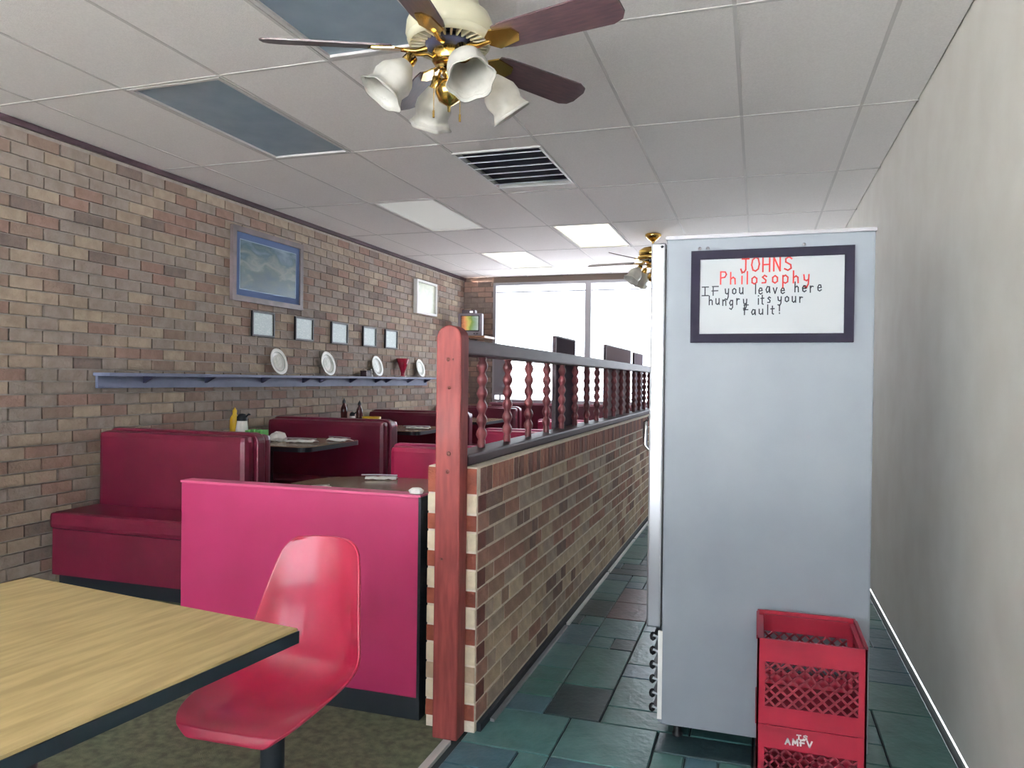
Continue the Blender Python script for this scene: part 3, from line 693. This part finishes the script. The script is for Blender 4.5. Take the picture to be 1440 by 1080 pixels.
# television in the corner on its wall shelf
tvx, tvy, tvz = -3.68, 9.5, 1.975
t = thing('wall_shelf', 'small brown corner shelf carrying the television', 'shelf', (XL + .009, 9.52, tvz - .045))
G().box(0, .56, -.2, .2, .015, .045, ch=.005).build('shelf_board', mat('tan_wood', (120, 84, 60), .35), t)
for y in (-.15, .15): G().prism([(0, 0), (.34, 0), (0, -.22)], -.01, .01, M=Matrix.Translation((0, y, .015)) @ Matrix(((1, 0, 0, 0), (0, 0, 1, 0), (0, 1, 0, 0), (0, 0, 0, 1)))).build('bracket', M_black, t)
t = thing('television', 'small grey box television showing a colourful picture in the corner', 'television', (tvx, tvy, tvz), math.radians(8))
g = G(); g.box(-.165, .165, -.12, -.02, 0, .30, ch=.012); g.build('casing', mat('tv_grey', (120, 112, 122), .45), t)
g = G(); g.prism([(-.155, -.02), (.155, -.02), (.10, .16), (-.10, .16)], .015, .27); g.build('tube_housing', M_black, t)
G().box(-.128, .128, -.124, -.118, .06, .272).build('screen_surround', M_black, t)
G().box(-.115, .115, -.129, -.122, .075, .262).build('screen', art_mat('tv_picture', [(.12, (120, 62, 40)), (.3, (214, 140, 84)), (.45, (196, 186, 90)), (.6, (120, 150, 70)), (.75, (140, 170, 140)), (.95, (190, 200, 196))], 3, (1, 1, 1), .12, (0, .75, .3)), t)
for x in (.06, .10): G().lathe([(0, 0), (.008, 0), (.008, .006), (0, .007)], M=Matrix.Translation((x, -.12, .03)) @ Matrix.Rotation(PI / 2, 4, 'X'), n=10).build('knob', M_black, t)
t = thing('cable_box', 'small dark box with a pale light on top of the television', 'box', (tvx - .03, tvy - .02, tvz + .3005), math.radians(8))
G().box(-.09, .09, -.06, .06, 0, .05, ch=.004).build('box_body', mat('box_grey', (96, 84, 92), .5), t); G().box(.02, .06, -.063, -.059, .012, .034).build('light', mat('box_light', (236, 236, 246), .3, emit=.8), t)
# grey notice on the front window
t = thing('window_notice', 'grey notice board standing against the front window by the corner', 'notice', (-3.42, 9.93, 1.0805))
G().box(-.085, .085, -.008, .008, .10, .60).build('board', mat('notice_grey', (126, 124, 132), .7), t); G().box(-.012, .012, .008, .02, 0, .5).build('prop', M_alu, t)
G().box(-.06, .06, -.03, .03, 0, .012).build('foot', M_alu, t)

# ------------------------------------------------------------------ things on the tables
def bottle(name, label, loc, r, h, mb, mc, group=None):
    t = thing(name, label, 'bottle', loc, group=group)
    G().lathe([(0, 0), (r, .0), (r, h * .58), (r * .9, h * .66), (r * .42, h * .78), (r * .42, h * .84)], n=16).build('body', mb, t)
    G().lathe([(r * .48, h * .83), (r * .48, h * .9), (r * .2, h * .96), (r * .12, h), (0, h)], n=12).build('cap', mc, t)
    return t
ZT = PZ + .80
M_yel = mat('mustard_yellow', (206, 170, 40), .35); M_green = mat('green_packets', (96, 176, 92), .6); M_amber = mat('syrup', (70, 34, 34), .15)
bottle('mustard_bottle', 'yellow mustard bottle on the nearest wall table', (-3.80, 4.82, ZT), .036, .23, M_yel, M_yel)
def shaker(label, loc, r, h, mb, mc):
    t = thing('syrup_jar', label, 'jar', loc)
    G().lathe([(0, 0), (r, 0), (r * 1.02, h * .3), (r * .8, h * .68)], n=16).build('jar', mb, t)
    l = G().lathe([(r * .84, h * .66), (r * .84, h * .8), (r * .5, h * .9), (0, h * .92)], n=16).build('lid', mc, t)
    G().tube([(r * .6, 0, h * .78), (r * 1.3, 0, h * .9), (r * 1.55, 0, h * .88)], .007).build('spout', mc, l)
shaker('white syrup jar with dark pouring lid beside the yellow mustard bottle', (-3.64, 4.70, ZT), .045, .21, M_paper, M_base)
t = thing('packet_tray', 'small tray of green sugar packets on the nearest wall table', 'tray', (-3.48, 4.66, ZT))
G().box(-.09, .09, -.05, .05, 0, .02, ch=.003).build('tray', M_black, t)
for k in range(6): G().box(-.075 + k * .026, -.055 + k * .026, -.035, .035, .02, .075 + .006 * (k % 2)).build('packet', M_green, t)
bottle('sauce_bottle', 'tall dark sauce bottle on the second wall table, left one', (-3.80, 6.42, ZT), .032, .27, M_amber, M_base, 'sauce bottles')
shaker('pale pepper jar between the two dark bottles on the second wall table', (-3.72, 6.44, ZT), .03, .15, M_paper, M_base)
bottle('sauce_bottle', 'tall dark sauce bottle on the second wall table, next to the yellow bowl', (-3.62, 6.40, ZT), .032, .25, M_amber, M_base, 'sauce bottles')
t = thing('butter_dish', 'yellow bowl beside the dark sauce bottles on the second wall table', 'dish', (-3.48, 6.38, ZT))
G().lathe([(0, 0), (.07, 0), (.092, .10), (.086, .102), (.06, .06), (0, .06)], n=18).build('dish', M_yel, t); G().lathe([(0, .075), (.065, .075)], n=18).build('filling', M_paper, t)
def napkin(label, loc, rz, l=.2, w=.07, fork=True):
    t = thing('napkin', label, 'napkin', loc, rz, 'paper napkins')
    g = G(); N = 8; vs = []; rn = random.Random(int(loc[1] * 100))
    for i in range(N + 1):
        for j in range(4): vs.append((-l / 2 + l * i / N, -w / 2 + w * j / 3, .004 + .010 * (j in (1, 2)) + rn.uniform(0, .008)))
    for i in range(N):
        for j in range(3): a = i * 4 + j; g.f.append((a, a + 1, a + 5, a + 4)); g.mi.append(0); g.sm.append(True)
    g.v = vs; o = g.build('paper', M_paper, t); so = o.modifiers.new('s', 'SOLIDIFY'); so.thickness = .004; so.offset = -1
    if fork: G().tube([(-l / 2 - .03, .01, .026), (0, .01, .028), (l / 2, .01, .026)], .004, 6).build('knife', M_steel, t)
napkin('rolled white napkin on the brown oval table, leftmost', (-2.40, 3.72, .752), 1.0, .22, .06)
napkin('white napkin with dark-handled knife on the brown oval table centre', (-2.28, 4.32, .752), .3, .2, .07)
napkin('small white napkin scrap on the brown oval table near the post', (-1.50, 3.55, .752), .5, .13, .06, False)
t = thing('crumpled_napkin', 'crumpled white napkin at the left end of the nearest wall table', 'napkin', (-3.30, 4.66, ZT + .0005))
g = G(); rn = random.Random(3)
g.lathe([(0, 0), (.05, .002), (.06, .025), (.045, .055), (.02, .068), (0, .066)], M=Matrix.Diagonal((1.2, .8, 1, 1)), n=11, smooth=False)
g.v = [(x + rn.uniform(-.008, .008), y + rn.uniform(-.008, .008), max(0, z + rn.uniform(-.008, .008))) for x, y, z in g.v]; g.build('paper', M_paper, t)
napkin('flat white napkin in the middle of the nearest wall table', (-3.10, 4.66, ZT + .002), .1, .22, .1)
napkin('folded white napkin at the right end of the nearest wall table', (-2.92, 4.88, ZT + .002), -.3, .2, .09)
napkin('white napkin on the second wall table', (-2.98, 6.35, ZT + .002), .2, .22, .1)
napkin('white napkin on the brown table second along the railing', (-1.62, 5.86, .752), .2, .22, .1)
t = thing('napkin_dispenser', 'chrome napkin dispenser on a table seen between the first two spindles', 'dispenser', (-1.74, 5.98, .7505))
G().box(-.05, .05, -.06, .06, 0, .15, ch=.008).build('casing', M_chrome, t); G().box(-.035, .035, -.063, -.059, .03, .125).build('napkins', M_paper, t)
t = thing('paper_scrap', 'crumpled scrap of white paper on the pink booth panel corner', 'paper', (-1.335, 2.835, .9235))
g = G().lathe([(0, 0), (.028, .002), (.034, .014), (.02, .024), (0, .026)], M=Matrix.Diagonal((1, .8, 1, 1)), n=9, smooth=False); g.build('paper', M_paper, t)

# ------------------------------------------------------------------ ceiling fans
def fan(label, loc, ceil, flush, rot, R):
    """loc.z = height of the blade plane"""
    t = thing('ceiling_fan', label, 'ceiling fan', loc, 0, 'ceiling fans')
    top = ceil - loc[2]
    if flush:
        G().lathe([(.0, top), (.075, top), (.082, top - .03), (.11, .13), (.14, .115), (.152, .085), (.155, .05), (.135, .03)], n=32).build('motor_housing', M_cream, t)
    else:
        G().lathe([(0, top), (.075, top), (.08, top - .015), (.05, top - .05), (.02, top - .07)], n=24).build('canopy', M_brass, t)
        G().lathe([(.012, top - .06), (.012, .12)], n=10).build('downrod', M_brass, t)
        G().lathe([(.02, .15), (.10, .135), (.135, .11), (.135, .06), (.11, .035), (.08, .03)], n=28).build('motor_housing', M_brass, t)
    # ribbed lower ring of the housing
    fm_ = G().box(.088, .142, -.0035, .0035, .012, .034).mesh('vent_rib', M_cream)
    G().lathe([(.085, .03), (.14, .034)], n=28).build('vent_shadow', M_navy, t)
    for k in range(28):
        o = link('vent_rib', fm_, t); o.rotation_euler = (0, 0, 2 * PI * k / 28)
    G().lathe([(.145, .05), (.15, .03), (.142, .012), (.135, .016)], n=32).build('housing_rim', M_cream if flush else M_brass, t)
    G().lathe([(.0, .03), (.088, .028), (.085, .006), (.06, -.005), (0, -.006)], n=24).build('flywheel', M_navy, t)
    # blades with their irons
    bl = G(); out = [(.20, -.05), (.24, -.058), (R - .05, -.068), (R - .015, -.055), (R, -.03), (R, .03), (R - .015, .055), (R - .05, .068), (.24, .058), (.20, .05)]
    MP = Matrix.Rotation(math.radians(-17), 4, 'X')
    bl.prism(out, -.003, .003, M=MP); bl = bl.mesh('blade', M_blade)
    ir = G().tube([(.08, 0, .0), (.12, 0, -.012), (.17, 0, -.008)], [.012, .009, .008], 8)
    ir.prism([(.16, -.02), (.19, -.045), (.27, -.03), (.285, 0), (.27, .03), (.19, .045), (.16, .02)], -.009, -.0035, M=MP); ir = ir.mesh('blade_iron', M_brass)
    for k in range(5):
        a = math.radians(rot + 72 * k)
        o = link('blade', bl, t); o.rotation_euler = (0, 0, a)
        c = link('blade_iron', ir, o)
    # light kit
    G().lathe([(.03, .012), (.058, .006), (.062, -.01), (.062, -.042), (.052, -.056), (.02, -.06)], n=24).build('switch_housing', M_brass, t)
    G().lathe([(.016, -.058), (.016, -.07), (.024, -.074), (.026, -.09), (.018, -.1), (.012, -.104), (.016, -.107)], n=16).build('stem', M_brass, t)
    G().lathe([(.012, -.102), (.035, -.112), (.049, -.138), (.049, -.152), (.036, -.182), (.012, -.196), (.006, -.2), (.005, -.218), (0, -.221)], n=24).build('ball_finial', M_brass, t)
    am = G().tube([(.03, 0, -.05), (.08, 0, -.03), (.125, 0, -.04), (.145, 0, -.065)], .006, 8)
    Ms = Matrix.Translation((.14, 0, -.055)) @ Matrix.Rotation(math.radians(-36), 4, 'Y') @ Matrix.Diagonal((1.22, 1.22, 1.15, 1))
    am.lathe([(.0, .01), (.018, .008), (.02, -.02), (.024, -.03)], M=Ms, n=14); am = am.mesh('lamp_arm', M_brass)
    shd = G().lathe([(.024, -.024), (.034, -.04), (.052, -.07), (.056, -.095), (.05, -.118), (.056, -.138), (.066, -.150), (.063, -.150), (.048, -.118), (.05, -.09), (.03, -.04)], M=Ms, n=36,
                    wave=[0, 0, .02, .03, .03, .05, .07, .07, .03, .02, 0]).mesh('lamp_shade', M_frost)
    for k in range(4):
        a = math.radians(40 + 90 * k)
        o = link('lamp_arm', am, t); o.rotation_euler = (0, 0, a)
        link('lamp_shade', shd, o)
    for x, y, l in ((.05, -.02, .17), (-.045, -.03, .15)):
        G().tube([(x, y, -.07), (x, y, -.07 - l)], .0016, 6).tube([(x, y, -.07 - l), (x, y, -.095 - l)], .004, 6).build('pull_chain', M_brass, t)
    return t
fan('brass and cream ceiling fan with brown blades close overhead', (-1.05, 2.46, 2.56), H, True, -13, .65)
fan('second ceiling fan far off, half hidden by the refrigerator', (-.99, 7.4, 2.56), H, False, 28, .66)
